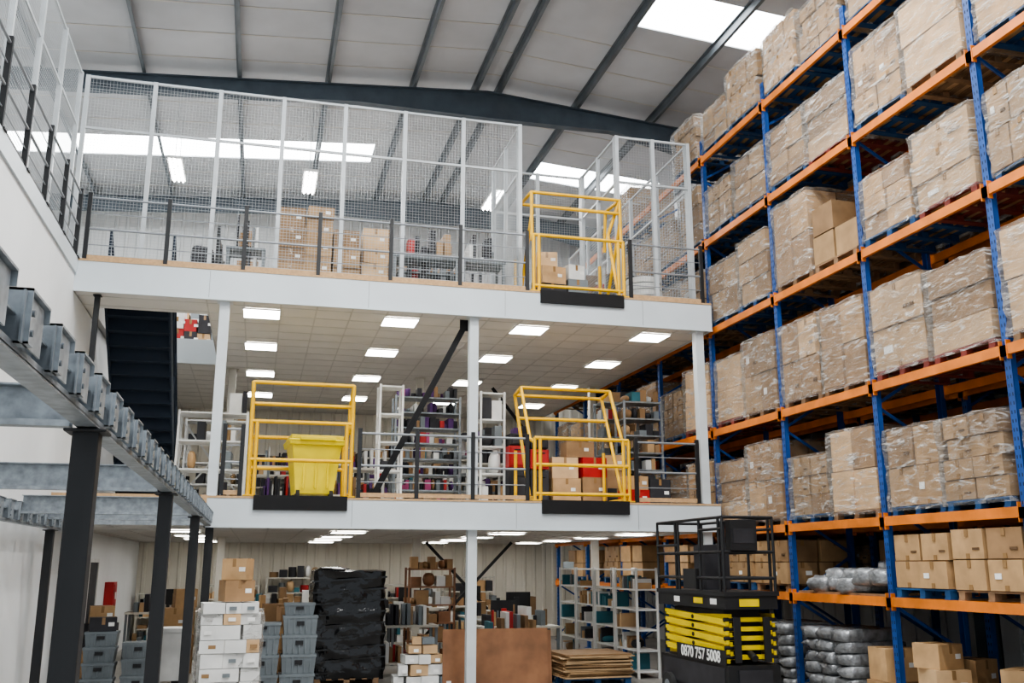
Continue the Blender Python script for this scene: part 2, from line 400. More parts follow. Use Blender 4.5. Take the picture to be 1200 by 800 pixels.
m.obj('galvanised_joists')
for y in (4.62,8.62,12.7): column(-.76,y,0,2.585,BLACK,.11,'black_post')
for y in (11.2,15.0): column(XL+.22,y,0,2.485,BLACK,.11,'black_post')
column(-.74,YM+.13,0,Z1-.46,BLACK,.12,'black_post')
column(-2.72,YM+.2,Z1,Z2-.52,BLACK,.08,'black_post')

# navy staircase
m=M(); n=17; ya,yb=21.3,17.4
for i in range(n):
    t=i/(n-1); y=ya-(ya-yb)*t; z=Z1+.2+(Z2-Z1-.2)*t
    m.b2(-2.78,-1.74,y-.26,y,z-.04,z,NAVY); m.b2(-2.78,-1.74,y-.01,y,max(Z1,z-.23),z,NAVY)
for x in (-2.80,-1.74):
    m.bar((x,ya,Z1+.24),(x,yb,Z2-.05),.04,.3,NAVY)
    for h in (.55,1.0): m.tube((x,ya,Z1+.2+h),(x,yb,Z2+h),.022,NAVY)
    for i in range(5):
        t=i/4; y=ya-(ya-yb)*t; z=Z1+.2+(Z2-Z1-.2)*t; m.tube((x,y,z),(x,y,z+1),.022,NAVY)
m.obj('navy_staircase')

# ------------------------------------------------------------------ pallet racking
UY=[3.95,6.45,8.95,11.45,13.9,16.35,18.85,21.35,23.85,26.35]
LV=[1.53,2.57,4.38,6.30,8.06,9.80]
def rack(x0,name):
    m=M(); D=1.1
    for y in UY:
        for x,sgn in ((x0,1),(x0+D,-1)):
            m.b2(x-.005,x+.005,y-.05,y+.05,0,10.25,BLUE)
            m.b2(min(x,x+.07*sgn),max(x,x+.07*sgn),y-.05,y-.044,0,10.25,BLUE); m.b2(min(x,x+.07*sgn),max(x,x+.07*sgn),y+.044,y+.05,0,10.25,BLUE)
            m.b2(x-.07,x+.07,y-.08,y+.08,0,.012,BLUE)
        z=.15
        while z<10.2:
            m.b2(x0-.0062,x0-.0045,y-.03,y-.016,z,z+.04,HOLE); m.b2(x0-.0062,x0-.0045,y+.016,y+.03,z,z+.04,HOLE); z+=.1
        z=.2;k=0
        while z<9.6:
            a,b=(x0+.03,x0+D-.03) if k%2==0 else (x0+D-.03,x0+.03)
            m.bar((a,y,z),(b,y,z+.62),.03,.04,BLUE); z+=.66;k+=1
    for z in LV:
        for ya,yb in zip(UY,UY[1:]):
            for x in (x0-.02,x0+D+.02):
                m.b2(x-.025,x+.025,ya+.055,yb-.055,z-.06,z+.06,ORANGE)
                for yy in (ya+.052,yb-.058): m.b2(x-.032,x+.032,yy-.003,yy+.009,z-.11,z+.11,ORANGE)
                if x<x0:
                    for yy in (ya,yb): m.b2(x-.03,x+.0,yy-.052,yy+.052,z-.07,z+.05,ORANGE)
    m.obj(name)
X0=8.12
rack(X0,'pallet_racking'); rack(X0+1.45,'pallet_racking')

def pallet(m,w,d,pm):
    for i in (-1,0,1): m.b2(-d/2,d/2,i*(w/2-.06)-.05,i*(w/2-.06)+.05,0,.02,pm)
    for i in (-1,0,1):
        for j in (-1,0,1): m.box((j*(d/2-.06),i*(w/2-.06),.06),(.1,.1,.08),pm)
    for j in range(6):
        x=-d/2+.05+j*(d-.1)/5; m.b2(x-.045,x+.045,-w/2,w/2,.1,.122,pm)
def loadmesh(seed,w,d,h,pm,cm,nx,ny,nz,wrap=True,jit=.016,drop=0,shrink=0):
    r=random.Random(seed); m=M(); pallet(m,1.08,1.1,pm)
    z0=.122; ch=(h-z0)/nz
    for k in range(nz):
        wk=w*(1-shrink*k); cw=wk/ny; cd=d/nx; ox=r.uniform(-.02,.02); oy=r.uniform(-.03,.03)
        for j in range(ny):
            for i in range(nx):
                if drop and k==nz-1 and r.random()<drop: continue
                cx=-d/2+cd*(i+.5)+r.uniform(-jit,jit)+ox; cy=-wk/2+cw*(j+.5)+r.uniform(-jit,jit)+oy; cz=z0+ch*(k+.5)
                c_=cm if r.random()<.75 else (CARD2 if cm is not CARD2 else CARD)
                m.box((cx,cy,cz),(cd-.02,cw-.02,ch-.014),c_,rz=r.uniform(-.03,.03))
                if i==0:
                    xf=cx-cd/2+.006
                    m.b2(xf-.006,xf+.0,cy-.028,cy+.028,cz+ch/2-.1,cz+ch/2-.008,TAPE)
                    m.b2(xf-.006,xf+.0,cy-.028,cy+.028,cz-ch/2+.008,cz-ch/2+.07,TAPE)
                    if r.random()<.3: m.b2(xf-.007,xf,cy+cw*.12,cy+cw*.3,cz-ch*.12,cz+ch*.06,LABEL)
                    if r.random()<.4: m.b2(xf-.007,xf,cy-cw*.35,cy-cw*.15,cz-ch*.2,cz-ch*.12,SEAM)
                if j==0:
                    yf=cy-cw/2+.006; m.b2(cx-.028,cx+.028,yf-.006,yf,cz+ch/2-.1,cz+ch/2-.008,TAPE)
                    if r.random()<.3: m.b2(cx+.05,cx+.16,yf-.007,yf,cz-ch*.1,cz+ch*.1,LABEL)
                if k==nz-1: m.b2(cx-.028,cx+.028,cy-cw/2+.015,cy+cw/2-.015,cz+ch/2-.008,cz+ch/2-.003,TAPE)
        if k: m.b2(-d/2+.02,d/2-.02,-w/2+.02,w/2-.02,z0+ch*k-.006,z0+ch*k+.006,SEAM)
    if wrap: m.shell(d+.03,w+.03,.06,h+.02,WRAP,seed)
    return m.mesh('pallet_load')
PMS=[PBLUE,WOOD,PBLUE,WOOD,PRED,PBLUE,PBLUE]
tall=[]
cfg=[(2,2,3,1.30),(2,2,2,1.36),(2,2,2,1.18),(2,3,3,1.40),(2,1,2,1.26),(2,2,4,1.12),(2,2,2,1.30),(2,3,2,1.22),(1,1,2,1.34),(2,2,3,1.05),(2,2,2,1.42),(2,1,3,1.2)]
for i,(a,b,c,hh) in enumerate(cfg):
    tall.append(loadmesh(i+1,1.01+.04*(i%3),1.1,hh,PMS[i%7],[CARD,CARDL,CARD,CARD2,CARDL,CARD,CARD][i%7],a,b,c,shrink=.05 if i%4==1 else 0))
loose=[loadmesh(50+i,1.08,1.1,hh,PMS[i],CARD,2,2,c,wrap=False,jit=.03,drop=.2) for i,(c,hh) in enumerate(((3,1.2),(2,1.0)))]
short=[]
for i,(a,b,c) in enumerate([(2,2,2),(2,2,2),(3,3,2),(2,2,1)]):
    short.append(loadmesh(i+31,1.1,1.1,[.86,.8,.72,.6][i],PMS[(i+1)%6],CARD,a,b,c,wrap=i==2,jit=.025))
rr=random.Random(5)
lowtop=[tall[5],tall[9],tall[2],tall[7]]
for rowi,x in enumerate((X0+.55,X0+2.0)):
    for li,z in enumerate(LV):
        for bi,(ya,yb) in enumerate(zip(UY,UY[1:])):
            if bi<1 : continue
            if rowi==1 and bi>6: continue
            for s_ in (0,1):
                yc=ya+.09+ (.585 if s_==0 else (yb-ya)-.18-.585)
                if li==5 and (rowi==1 or bi>6): continue
                if li==5 and ya>15 and rr.random()<.3: continue
                wr='wrapped_pallet_load'
                if li==0:
                    if rowi==0 and (bi==3): continue
                    if rr.random()<.1: continue
                    me=short[rr.choice([0,1,0,1,2])]; wr='carton_pallet_load'
                elif li==5: me=rr.choice(lowtop)
                else:
                    if rr.random()<.3 and rowi==1: continue
                    me=rr.choice(tall)
                    if rr.random()<.08: me=rr.choice(loose); wr='carton_pallet_load'
                o=place(me,wr,(x+rr.uniform(-.04,.02),yc,z+.061),rr.choice((0,math.pi))+rr.uniform(-.035,.035))
                o.scale=(1,1,rr.uniform(.90,1.06) if li<5 else rr.uniform(.74,.95))

m=M()
for i in range(16):
    m.blob((rr.uniform(-.35,.3),rr.uniform(-.9,.9),.14+.11*(i//7)),(.5,.42,.24),SACK,e=.6,amp=.15,rz=rr.random()*3)
m.b2(-.5,.5,-1.1,1.1,0,.03,WOOD); m.obj('plastic_bag_pile',(X0+.5,12.65,LV[0]+.061))
m=M(); pallet(m,1.2,1.1,WOOD)
for k in range(6):
    for j in (-1,0,1):
        m.blob((rr.uniform(-.04,.04),j*.38,.2+k*.165),(1.05,.42,.19),SACK,e=.4,amp=.08,rz=rr.uniform(-.1,.1))
sm=m.mesh('sack_stack')
place(sm,'sack_stack',(X0+.47,13.1,0),.03); place(sm,'sack_stack',(X0+.47,14.65,0),-.03)

def cartons(name,loc,lst,rz=0):
    m=M()
    for (x,y,z,w,d,h,mt,a) in lst:
        c,s=math.cos(a),math.sin(a); f=d/2+.001
        m.box((x,y,z+h/2),(w,d,h-.004),mt,rz=a)
        m.box((x,y,z+h),(w*.98,.05,.004),TAPE,rz=a)
        m.box((x+f*s,y-f*c,z+h-.06),(.05,.004,.11),TAPE,rz=a)
        m.box((x+f*s+.12*c,y-f*c+.12*s,z+h*.5),(.09,.004,.06),LABEL,rz=a)
    return m.obj(name,loc,rz)
cartons('carton_pile',(8.3,10.85,0),[(0,0,0,.5,.5,.4,CARD,.1),(.05,0,.4,.45,.45,.35,CARDL,-.15),(.02,.05,.75,.42,.4,.3,CARD,.2),(.6,.1,0,.5,.5,.45,CARD2,0),(.55,.1,.45,.45,.4,.4,CARD,.3)])
cartons('carton_pile',(8.4,11.9,0),[(0,0,0,.55,.5,.5,CARD2,.1),(.0,.0,.5,.5,.45,.42,CARD,-.1),(.6,0,0,.55,.5,.6,CARD,0)])
cartons('carton_pile',(8.45,9.6,0),[(0,0,0,.5,.45,.45,CARDL,.3),(.1,.58,0,.5,.5,.5,CARD,.1),(.1,.05,.45,.5,.45,.4,CARD,.5),(.65,.2,0,.5,.5,.7,CARD2,0)])
m=M()
for i in range(7): m.blob((rr.uniform(-.15,.25),rr.uniform(-.3,.3),.22+.14*(i//2)),(.5,.5,.4),WH if i%2 else SACK,e=.75,amp=.25,rz=rr.random()*3)
m.obj('crumpled_plastic_wrap',(8.65,8.2,0))
m=M(); m.shell(.85,.85,.02,.9,wrapmat('loose_film',.35,.8),9,amp=.08); m.shell(.7,.7,.0,.75,SACK,10,amp=.08); m.obj('film_wrapped_goods',(8.7,7.0,0))

# ------------------------------------------------------------------ scissor lift
m=M(); L=2.3; W=.78
m.b2(0,W,.0,L,.22,.66,BLACK); m.b2(-.02,W+.02,.12,L-.12,.16,.24,DK)
m.b2(-.012,0,.1,L-.1,.30,.62,DK)
for y in (.38,L-.38):
    for x in (-.01,W+.01):
        m.tube((x-.07,y,.2),(x+.07,y,.2),.2,RUB,20); m.tube((x-.075,y,.2),(x+.075,y,.2),.1,GREYP,14)
for k in range(5):
    z=.76+k*.125
    for x in (.06,W-.06):
        m.bar((x,.1,z-.035),(x,L-.12,z+.035),.05,.085,LIFTY); m.bar((x+.055,.1,z+.035),(x+.055,L-.12,z-.035),.04,.085,LIFTY)
        for y in (.12,L/2,L-.14): m.tube((x-.04,y,z),(x+.1,y,z),.03,BLACK,8)
for k in range(5):
    z=.76+k*.125
    for y in (.14,L-.16): m.b2(.09,W-.09,y-.03,y+.03,z-.03,z+.03,LIFTY)
m.b2(.12,W-.12,.3,L-.3,.7,1.38,DK)
m.b2(-.01,W+.01,-.02,L+.02,1.40,1.60,BLACK); m.b2(-.03,W+.03,-.04,L+.04,1.58,1.64,BLACK)
m.b2(-.014,-.009,.25,.45,1.46,1.54,LABEL); m.b2(-.014,-.009,.7,1.0,1.46,1.54,LIFTY); m.b2(-.014,-.009,1.5,1.7,1.46,1.54,LABEL)
m.b2(.2,.5,-.026,-.02,1.44,1.54,LIFTY)
T=lambda a,b:m.tube(a,b,.022,BLACK)
for y in (0,.12,.75,1.5,1.6,L):
    for x in (0,W): T((x,y,1.62),(x,y,2.66))
for h in (1.82,2.18,2.66):
    for x in (0,W): T((x,0,h),(x,L,h))
    for y in (0,L): T((0,y,h),(W,y,h))
for x in (0,W): T((x,1.5,2.3),(x,L,2.3)); T((x,0,2.5),(x,.75,2.5))
m.b2(.1,.5,-.06,.1,2.2,2.62,BLACK); m.b2(.14,.46,-.065,-.06,2.3,2.5,DK); m.b2(-.03,.02,.85,1.3,1.66,1.95,BLACK)
m.b2(.3,.7,1.2,1.6,1.64,2.3,DK)
m.b2(.15,.65,-.03,-.005,.3,.6,DK); m.b2(.1,.2,-.03,0,.7,1.3,BLACK); m.b2(.55,.65,-.03,0,.7,1.3,BLACK)
m.tube((.4,-.02,.75),(.4,1.2,1.25),.05,BLACK,10)
lift=m.obj('scissor_lift',(6.3,12.6,0))
def text(name,s,loc,size,rot,mt,parent):
    c=bpy.data.curves.new(name,'FONT'); c.body=s; c.size=size; c.extrude=.002; c.offset=.004; c.align_x='CENTER'; c.materials.append(mt)
    o=bpy.data.objects.new(name,c); bpy.context.collection.objects.link(o); o.parent=parent; o.location=loc; o.rotation_euler=rot
m=M(); m.b2(-.02,-.012,.03,1.65,.66,.86,BLACK); m.obj('number_panel',parent=lift)
text('phone_number_lettering','0870 757 5008',(-.022,.84,.69),.215,(math.radians(90),0,math.radians(-90)),LABEL,lift)

# ------------------------------------------------------------------ shelving / clutter
def shelfunit(name,loc,w,d,h,n,fm,pal,fill=.85,rz=0,size=(.08,.28),seed=1,back=False):
    r=random.Random(seed); m=M()
    for x in (-w/2,w/2):
        for y in (-d/2,d/2): m.b2(x-.02,x+.02,y-.02,y+.02,0,h,fm)
    for k in range(n):
        z=.1+(h-.15)*k/(n-1); m.b2(-w/2,w/2,-d/2,d/2,z,z+.03,fm)
        if k==n-1 and fill<.99 and r.random()<.4: continue
        gap=(h-.15)/(n-1)-.06; x=-w/2+.04
        while x<w/2-.1:
            q=r.uniform(*size); q=min(q,w/2-x-.03)
            if q<.04: break
            if r.random()<fill:
                hh=min(gap,r.uniform(.35,.95)*gap); mt=r.choice(pal); dd=d*r.uniform(.6,.9)
                t=r.random()
                if t<.6: m.box((x+q/2,-.02,z+.03+hh/2),(q*.93,dd,hh),mt,rz=r.uniform(-.05,.05))
                elif t<.8: m.tube((x+q/2,0,z+.03),(x+q/2,0,z+.03+hh),q*.42,mt,10)
                else: m.blob((x+q/2,0,z+.03+hh/2),(q*.95,dd,hh),mt,e=.8,nu=10,nv=6)
            x+=q
    if back: m.bar((-w/2,d/2,.1),(w/2,d/2,h-.1),.01,.03,fm); m.bar((w/2,d/2,.1),(-w/2,d/2,h-.1),.01,.03,fm)
    return m.obj(name,loc,rz)
def bench(name,loc,w,d,h,pal,seed,rz=0,top=SHELF,n=10,mx=.34):
    r=random.Random(seed); m=M()
    m.b2(-w/2,w/2,-d/2,d/2,h-.04,h,top)
    for x in (-w/2+.04,w/2-.04):
        for y in (-d/2+.04,d/2-.04): m.b2(x-.025,x+.025,y-.025,y+.025,0,h-.04,GREYP)
    m.b2(-w/2+.05,w/2-.05,-d/2+.05,d/2-.05,.2,.23,top)
    for i in range(n):
        x=-w/2+.15+(w-.3)*(i+.5)/n; q=(w-.3)/n*.85
        for zb_ in (h,.23):
            hh=r.uniform(.08,mx); mt=r.choice(pal)
            if r.random()<.75: m.box((x,r.uniform(-.05,.05),zb_+hh/2),(q,d*r.uniform(.4,.8),hh),mt,rz=r.uniform(-.1,.1))
            else: m.tube((x,0,zb_),(x,0,zb_+hh),q*.4,mt,10)
    if h<1.02 and w>1.4:
        x=r.uniform(-w/4,w/4); m.b2(x-.1,x+.1,-.1,.08,h,h+.02,BLACK); m.b2(x-.02,x+.02,0,.03,h,h+.3,BLACK); m.b2(x-.27,x+.27,-.03,0,h+.15,h+.48,BLACK)
    return m.obj(name,loc,rz)

m=M()   # yellow wheeled bin
def frus(m,z0,z1,a0,b0,a1,b1,mt,c=(0,0)):
    vs=[(c[0]+sx*a,c[1]+sy*b,z) for z,a,b in((z0,a0,b0),(z1,a1,b1)) for sx,sy in((-1,-1),(1,-1),(1,1),(-1,1))]
    m.add(vs,[(0,3,2,1),(0,1,5,4),(1,2,6,5),(2,3,7,6),(3,0,4,7)],mt)
frus(m,.12,.95,.32,.30,.42,.42,YBIN); frus(m,.93,1.0,.46,.46,.47,.47,YBIN); m.b2(-.48,.48,-.48,.48,.99,1.03,YBIN)
m.b2(-.44,.44,-.44,.44,1.03,1.1,YBIN); m.b2(-.3,.3,-.52,-.46,1.0,1.06,YBIN)
for x in (-.28,.28): m.tube((x-.03,-.25,.1),(x+.03,-.25,.1),.1,RUB,14); m.tube((x-.03,.25,.1),(x+.03,.25,.1),.1,RUB,14)
for x in (-.2,0,.2): m.b2(x-.02,x+.02,-.385,-.34,.2,.9,YBIN)
m.obj('yellow_wheeled_bin',(.86,17.05,Z1),rz=.08,bevel=.015)
shelfunit('white_shelf_frame',(2.28,18.0,Z1),.42,.4,2.25,5,WH,[WH,DK,GREYP],.4,seed=3)
shelfunit('white_shelf_frame',(4.22,18.0,Z1),.46,.4,2.2,5,WH,[WH,GREYP,DK],.4,seed=4)
shelfunit('stocked_shelving_unit',(3.3,20.0,Z1),1.35,.5,2.4,8,GALV,PALP,.95,size=(.06,.13),seed=5)
shelfunit('stocked_shelving_unit',(5.0,21.0,Z1),1.6,.5,1.7,5,GALV,PALP,.9,seed=6)
m=M()
for (x,z,w,h,mt) in ((0,.0,.42,.72,DK),(.4,0,.38,.7,DK),(0,.73,.42,.42,RED),(.4,.71,.38,.38,RED),(0.02,1.16,.4,.22,DK),(.4,1.1,.36,.2,DK)):
    m.box((x,0,z+h/2),(w*.95,.4,h*.97),mt); m.box((x,-.21,z+h/2),(w*.8,.02,h*.8),mt); m.tube((x-.1,-.22,z+h*.8),(x+.1,-.22,z+h*.8),.015,BLACK,6)
m.obj('luggage_stack',(4.68,17.75,Z1),bevel=.02)
cartons('carton_stack',(5.6,17.75,Z1),[(0,0,.13,.55,.5,.42,CARD,.0),(.55,0,.13,.5,.5,.45,CARD2,.05),(0,0,.55,.5,.45,.4,CARDL,-.1),(.55,.0,.58,.5,.45,.38,RED,.1),(.3,.02,.96,.55,.4,.3,CARD2,.0),(-.0,0,0,.5,.5,.13,WOOD,0),(.55,0,0,.5,.5,.13,WOOD,0)])
m=M(); m.blob((0,0,.5),(.45,.4,1.0),TEAL,e=.7); m.obj('wrapped_roll',(6.35,19.0,Z1))
cartons('carton_stack',(6.7,18.0,Z1),[(0,0,0,.42,.45,.4,DK,.1),(0,0,.4,.4,.4,.35,CARD2,.0),(0,0,.75,.4,.4,.3,CARD,-.2)])
cartons('carton_stack',(6.7,16.9,Z1),[(0,0,0,.45,.4,.3,RED,.1),(.45,0,0,.4,.4,.5,DK,.0),(0,0,.3,.4,.4,.25,CARD,.1)])
shelfunit('stocked_shelving_unit',(7.4,18.3,Z1),.8,.5,2.2,7,GALV,PAL,.95,seed=8,size=(.08,.2))
shelfunit('stocked_shelving_unit',(7.4,19.6,Z1),.8,.5,2.4,7,GALV,PAL,.95,seed=9)
shelfunit('stocked_shelving_unit',(-.95,21.0,Z1),1.2,.5,1.9,5,WH,[WH,CARD,DK,WH],.6,seed=10,back=True)
shelfunit('stocked_shelving_unit',(-.9,18.6,Z1),1.2,.6,1.7,4,WH,[WH,CARD,DK,GREYP],.5,seed=12,back=True)
shelfunit('stocked_shelving_unit',(-2.3,24.2,Z1),1.2,.5,1.9,5,WH,[WH,CARD,DK,GREYP],.7,seed=14,back=True)
for i,(x,y,w) in enumerate(((1.2,21.6,2.2),(2.2,24,2.4),(-.2,23.5,1.8),(4.8,24.5,2.2),(.3,19.3,.9),(6.8,23.5,1.3),(2.0,19.3,1.1),(4.9,19.7,1.4),(1.15,18.6,.9))):
    bench('packing_bench',(x,y,Z1),w,.6,1.0 if i not in (4,6,8) else .8,[DK,WH,RED,CARD,PURP,WH,GREYP,CARD2,DK,DK],40+i,n=12,mx=.4)
for i,x in enumerate((0.2,1.8,3.4,5.0,6.6)): shelfunit('stocked_shelving_unit',(x,27.3,Z1),1.5,.5,1.9,5,SHELF,PAL,.85,seed=60+i)

# --- ground floor
m=M(); m.shell(1.22,1.15,.1,1.9,BWRAP,4,amp=.06,base=.01,seg=14,rows=30)
for k in range(9): m.bar((-.64,-.6,.2+k*.19),(.64,-.6,.28+k*.19),.012,.03,BWRAP)
m.blob((-.3,0,1.9),(.6,.9,.12),BWRAP,e=.6,amp=.2)
pallet(m,1.2,1.1,WOOD); m.obj('black_wrapped_pallet',(1.60,18.0,0))
m=M(); r=random.Random(3)
pallet(m,.8,.9,WOOD)
z=.122
for k in range(8):
    hh=r.choice((.15,.18,.2)); x=-.4
    while x<.36:
        q=min(r.uniform(.2,.36),.42-x); m.box((x+q/2,-.1+r.uniform(-.03,.03),z+hh/2),(q*.97,.6,hh*.96),WH if r.random()<.88 else CARDL,rz=r.uniform(-.08,.08))
        if r.random()<.6: m.box((x+q/2,-.425,z+hh/2),(.1,.01,.05),r.choice((LABEL,GREYP,TAPE)))
        x+=q
    z+=hh
topz=z
m.shell(.86,.72,.1,z-.1,wrapmat('white_film',.1,.6),21,amp=.05)
m.obj('white_box_stack',(-.32,15.0,0),rz=.05)
cartons('carton_stack',(-.25,14.9,topz+.01),[(0,0,0,.42,.35,.3,CARD2,.3),(.0,.0,.3,.36,.3,.3,CARD,-.35)])
def crate(m,x,y,z,w=.56,d=.4,h=.3,mt=None):
    mt=mt or GREYP
    frus(m,z,z+h-.03,w/2-.03,d/2-.03,w/2-.008,d/2-.008,mt,(x,y)); 
    m.b2(x-w/2,x+w/2,y-d/2,y+d/2,z+h-.04,z+h,mt)
    for i in range(-2,3): m.b2(x+i*w/6-.008,x+i*w/6+.008,y-d/2-.002,y-d/2+.03,z+.03,z+h-.04,mt)
    m.b2(x-.06,x+.06,y-d/2-.004,y-d/2+.01,z+h*.5,z+h*.72,BLACK)
m=M()
for k in range(3): crate(m,-.3+rr.uniform(-.03,.03),0,k*.3)
for k in range(4): crate(m,.3+rr.uniform(-.02,.02),0.05,k*.3)
crate(m,-.28,0,.9,h=.2); crate(m,.28,.05,1.2,.5,.36,.2)
m.obj('grey_plastic_crates',(.45,16.7,0))
m=M()
for k in range(4): crate(m,rr.uniform(-.03,.03),0,k*.24,.5,.36,.24)
for k in range(3): crate(m,.58,.1+rr.uniform(-.03,.03),k*.26,.5,.36,.26)
m.obj('grey_plastic_crates',(-2.35,17.4,0))
cartons('carton_stack',(-2.35,17.4,.962),[(0,0,0,.4,.3,.22,DK,.2)])
m=M(); m.b2(-.3,.3,-.3,.3,.1,.9,WH); m.b2(-.33,.33,-.33,.33,.88,.95,WH); m.tube((-.2,-.28,.08),(-.2,-.22,.08),.08,RUB); m.tube((.2,-.28,.08),(.2,-.22,.08),.08,RUB); m.obj('white_storage_tub',(-1.4,18.3,0))
m=M(); m.b2(0,.18,-.25,.25,0,.55,RED); m.b2(.18,.19,-.2,.2,.08,.5,RED); m.b2(.19,.2,-.08,.08,.2,.34,LABEL); m.obj('red_fire_cabinet',(XL,22.6,1.1))
m=M(); m.b2(0,.05,-.5,.5,0,2.05,DK); m.b2(0,.07,-.56,-.5,0,2.1,WH); m.b2(0,.07,.5,.56,0,2.1,WH); m.b2(0,.07,-.56,.56,2.05,2.12,WH); m.tube((.05,.4,1),(.11,.4,1),.02,GALV); m.obj('door_1',(XL,20.3,0))
m=M(); m.box((0,0,.47),(1.85,.018,.92),PLY,rx=-.06); m.box((.14,.06,.45),(1.72,.018,.88),PLY,rx=-.07); m.obj('hardboard_sheets',(4.05,16.75,.01))
m=M(); pallet(m,1.2,1.1,PBLUE)
for k in range(15): m.box((rr.uniform(-.05,.05),rr.uniform(-.06,.06),.14+k*.026),(1.1,1.2,.02),rr.choice((CARD,CARDL,CARD2)),rz=rr.uniform(-.12,.12))
m.obj('flat_cardboard_stack',(5.75,16.9,0),rz=math.pi/2)
m=M(); r=random.Random(14); z=0
for k in range(5):
    hh=(.2,.18,.16,.15,.12)[k]; lim=.52-.08*k
    x=-lim
    while x<lim-.1:
        q=min(r.uniform(.16,.32),lim-x+.04); m.box((x+q/2,r.uniform(-.05,.05),z+hh/2),(q*.95,.5-.05*k,hh*r.uniform(.8,.97)),r.choice((WH,WH,WH,CARDL,GREYP,WH,DK)),rz=r.uniform(-.12,.12))
        if r.random()<.5: m.box((x+q/2,-.32+.02*k,z+hh*.45),(.08,.006,.05),LABEL)
        x+=q
    z+=hh
m.obj('packaged_goods_pile',(2.84,17.0,0))
shelfunit('wooden_pigeonhole_unit',(3.55,20.6,0),.95,.5,1.95,6,PLY,[CARD2,CARD,PLY,WH],.85,seed=21)
for i,(y) in enumerate((17.7,18.9,20.1,21.3)): shelfunit('magazine_shelving_unit',(7.0,y,0),1.1,.4,1.95,6,WH,[WH,CARD,WH,DK,TEAL,CARD2,GREYP,CARDL],.9,size=(.03,.09),rz=-math.pi/2,seed=70+i)
for i,(x,y,w,h) in enumerate(((.1,20.6,1.7,1.05),(2.2,21.0,1.3,1.0),(5.0,19.0,1.6,.85),(5.2,21.0,1.8,.95),(3.3,24,2.4,1.0),(.2,24,2.4,1.1),(-1.9,23.4,1.6,1.0),(5.6,25,2,1),(4.6,17.9,1.2,.8),(2.8,19.0,1.2,.9))):
    bench('packing_bench',(x,y,0),w,.7,h,PAL,90+i,n=12,mx=.4)
for i,x in enumerate((-2.2,-.6,1.0,2.6,4.2,5.8)): shelfunit('stocked_shelving_unit',(x,27.4,0),1.4,.5,1.3+.2*(i%3),5,SHELF,PAL,.85,seed=120+i)
cartons('carton_stack',(.15,19.2,0),[(0,0,0,.6,.5,.5,CARD,.1),(.6,0,0,.55,.5,.55,CARD2,0),(0,0,.5,.5,.5,.45,CARDL,-.2),(.6,0,.55,.5,.45,.4,CARD,.1),(.3,0,.95,.55,.45,.35,CARD2,.1),(-.6,.1,0,.5,.5,.9,CARD,.15),(-.55,.1,.9,.5,.4,.3,CARD2,.4)])
cartons('carton_stack',(-1.4,20.4,0),[(0,0,0,.6,.5,.7,CARD2,.1),(0,0,.7,.5,.5,.5,CARD,-.2),(.1,0,1.2,.4,.4,.35,CARD,.2)])
cartons('carton_stack',(-2.6,19.0,0),[(0,0,0,.5,.5,.6,CARD,.0),(0,0,.6,.5,.5,.4,DK,-.1),(0,0,1.0,.4,.4,.3,CARD,.2)])
cartons('carton_stack',(.62,17.7,0),[(0,0,0,.45,.4,.6,CARD2,.0),(0,0,.6,.42,.4,.4,CARD,-.2),(0,0,1.0,.4,.35,.3,CARD2,.2)])

# --- upper deck
def up(x,y,w,h,seed,pal,q=.5):
    r=random.Random(seed); lst=[]
    nx=max(1,round(w/q))
    for i in range(nx):
        z=0
        while z<h-.2:
            hh=min(r.uniform(.25,.45),h-z); lst.append((-w/2+w*(i+.5)/nx,r.uniform(-.04,.04),z,w/nx*.95,.5,hh,r.choice(pal),r.uniform(-.06,.06))); z+=hh
            if z>h*.6 and r.random()<.25: break
    cartons('carton_stack',(x,y,Z2),lst)
up(.8,17.6,1.5,1.75,1,[CARD,CARD2,CARD]); up(1.85,17.7,.5,1.6,2,[CARD,CARDL]); up(1.4,19.0,1.8,1.95,12,[CARD,CARD2,CARDL]); up(3.2,19.4,1.2,1.3,3,[DK,CARD2,GREYP]); up(3.9,20.2,.8,1.8,4,[CARD,WH,CARD2])
up(5.3,19.6,1.6,1.5,5,[CARD,CARD2,CARDL,DK]); up(-.3,20.2,.9,1.4,6,[WH,CARDL,CARD2]); up(7.2,20,.9,1.7,7,[CARD,CARD2]); up(3.4,22.4,2.4,1.9,8,[CARD,CARDL,CARD2]); up(.2,22.5,2.0,1.8,9,[CARD,WH,CARD2]); up(-2.0,22.4,1.4,.9,10,[CARDL,WH,DK,RED],.3)
shelfunit('stocked_shelving_unit',(2.7,20.8,Z2),1.6,.5,1.8,5,GALV,PAL,.9,seed=33)
shelfunit('stocked_shelving_unit',(5.6,22.6,Z2),1.8,.5,2.0,5,GALV,PAL,.9,seed=34)
for i,(x,y,w) in enumerate(((2.75,17.3,1.25),(3.85,17.3,.85),(-.5,17.6,.7),(3.0,18.3,1.3),(-2.2,24,1.8),(7.1,18.7,1.1))):
    bench('packing_bench',(x,y,Z2),w,.6,.85,[DK,DK,GREYP,CARD2,DK,DK,CARD,WH,DK,RED],300+i,n=7,mx=.72,top=GREYP)
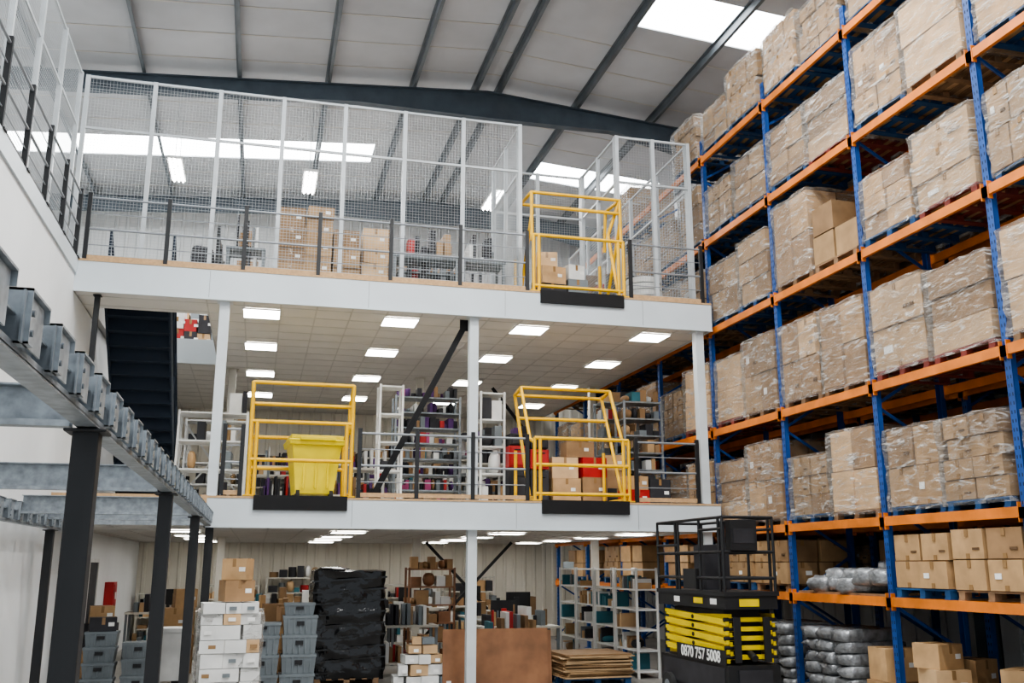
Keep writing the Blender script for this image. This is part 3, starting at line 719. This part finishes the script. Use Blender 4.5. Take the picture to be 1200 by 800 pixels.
# swivel chairs by the upper benches
for (x,y,a) in ((-1.2,18.0,.4),(.0-.9,19.2,2.0)):
    m=M()
    for k in range(5): t=k*2*math.pi/5; m.bar((0,0,.09),(.28*math.cos(t),.28*math.sin(t),.06),.04,.03,BLACK); m.blob((.28*math.cos(t),.28*math.sin(t),.03),(.05,.05,.06),RUB,e=1,nu=8,nv=5)
    m.tube((0,0,.08),(0,0,.45),.025,GREYP); m.blob((0,0,.49),(.48,.46,.09),DK,e=.5); m.bar((0,.2,.45),(0,.27,.75),.05,.02,BLACK); m.blob((0,.26,.85),(.44,.07,.5),DK,e=.5)
    m.obj('office_chair',(x,y,Z2),a)
up(-4.3,11.5,1.0,1.7,31,[DK,DK,CARD2]); up(-4.2,14.2,.9,1.5,32,[DK,RED,GREYP]); up(-4.3,8.6,1.0,1.9,33,[DK,GREYP])
cartons('carton_stack',(5.2,17.2,Z2),[(0,0,0,.55,.4,.5,DK,0),(0,0,.5,.5,.4,.35,CARD,.2),(-.05,.05,.85,.4,.35,.3,CARDL,-.2),(.55,.1,0,.4,.4,.65,GREYP,0),(.5,.1,.65,.35,.35,.3,WH,.2)])
m=M()
for k in range(6): m.tube((0,0,.02+k*.13),(0,0,.13+k*.13),.36,WH,22); m.tube((0,0,.13+k*.13),(0,0,.15+k*.13),.33,GREYP,22)
m.obj('cable_drum',(7.2,17.3,Z2))
m=M()
for i in range(4): m.tube((i*.26,0,.0),(i*.26,0,1.1-.15*i),.11,[DK,CARD,WH,DK][i],12)
m.obj('fabric_rolls',(-2.2,22.9,Z2))

# high-bay fluorescents over the deck, plus unseen ones added as fill
def hib(x,y,z,rz=0):
    m=M(); m.b2(-.16,.16,-.7,.7,0,.06,WH)
    for q in (-.1,0,.1): m.tube((q,-.66,-.02),(q,.66,-.02),.016,TUBE,8)
    zr=rz_(x)-.02-z
    for y_ in (-.5,.5): m.tube((0,y_,.06),(0,y_,zr),.006,GALV,6)
    m.obj('highbay_or_fill_fixture',(x,y,z),rz)
for x in (-2.28,.72,5.2): hib(x,22,10.85)
def area(name,loc,sx,sy,pw,rot=(0,0,0),col=(1,.99,.97)):
    l=bpy.data.lights.new(name,'AREA'); l.shape='RECTANGLE'; l.size=sx; l.size_y=sy; l.energy=pw; l.color=col
    o=bpy.data.objects.new(name,l); bpy.context.collection.objects.link(o); o.location=loc; o.rotation_euler=rot
for x in (0.5,5.2):
    for y in (1.5,6.5,11.2):
        hib(x,y,12.1); area('highbay_or_fill_lamp',(x,y,12.05),.4,1.4,380)  # near-aisle row out of view, added to raise the ambient light
for x in (-2.28,.72,5.2): area('highbay_or_fill_lamp',(x,22,10.8),.3,1.4,200)

# ------------------------------------------------------------------ world, camera
w=bpy.data.worlds.new('world'); bpy.context.scene.world=w; w.use_nodes=True
bg=w.node_tree.nodes['Background']; bg.inputs[0].default_value=(.86,.93,1,1); bg.inputs[1].default_value=1.05
try: bpy.context.scene.view_settings.look='AgX - Medium High Contrast'
except Exception: pass
cd=bpy.data.cameras.new('camera'); cam=bpy.data.objects.new('camera',cd); bpy.context.collection.objects.link(cam)
cam.location=(0,0,2.0); cam.rotation_euler=(math.radians(90+13.05),0,math.radians(-14.5)); cd.sensor_width=36; cd.lens=33.9
cd.clip_end=200
bpy.context.scene.camera=cam
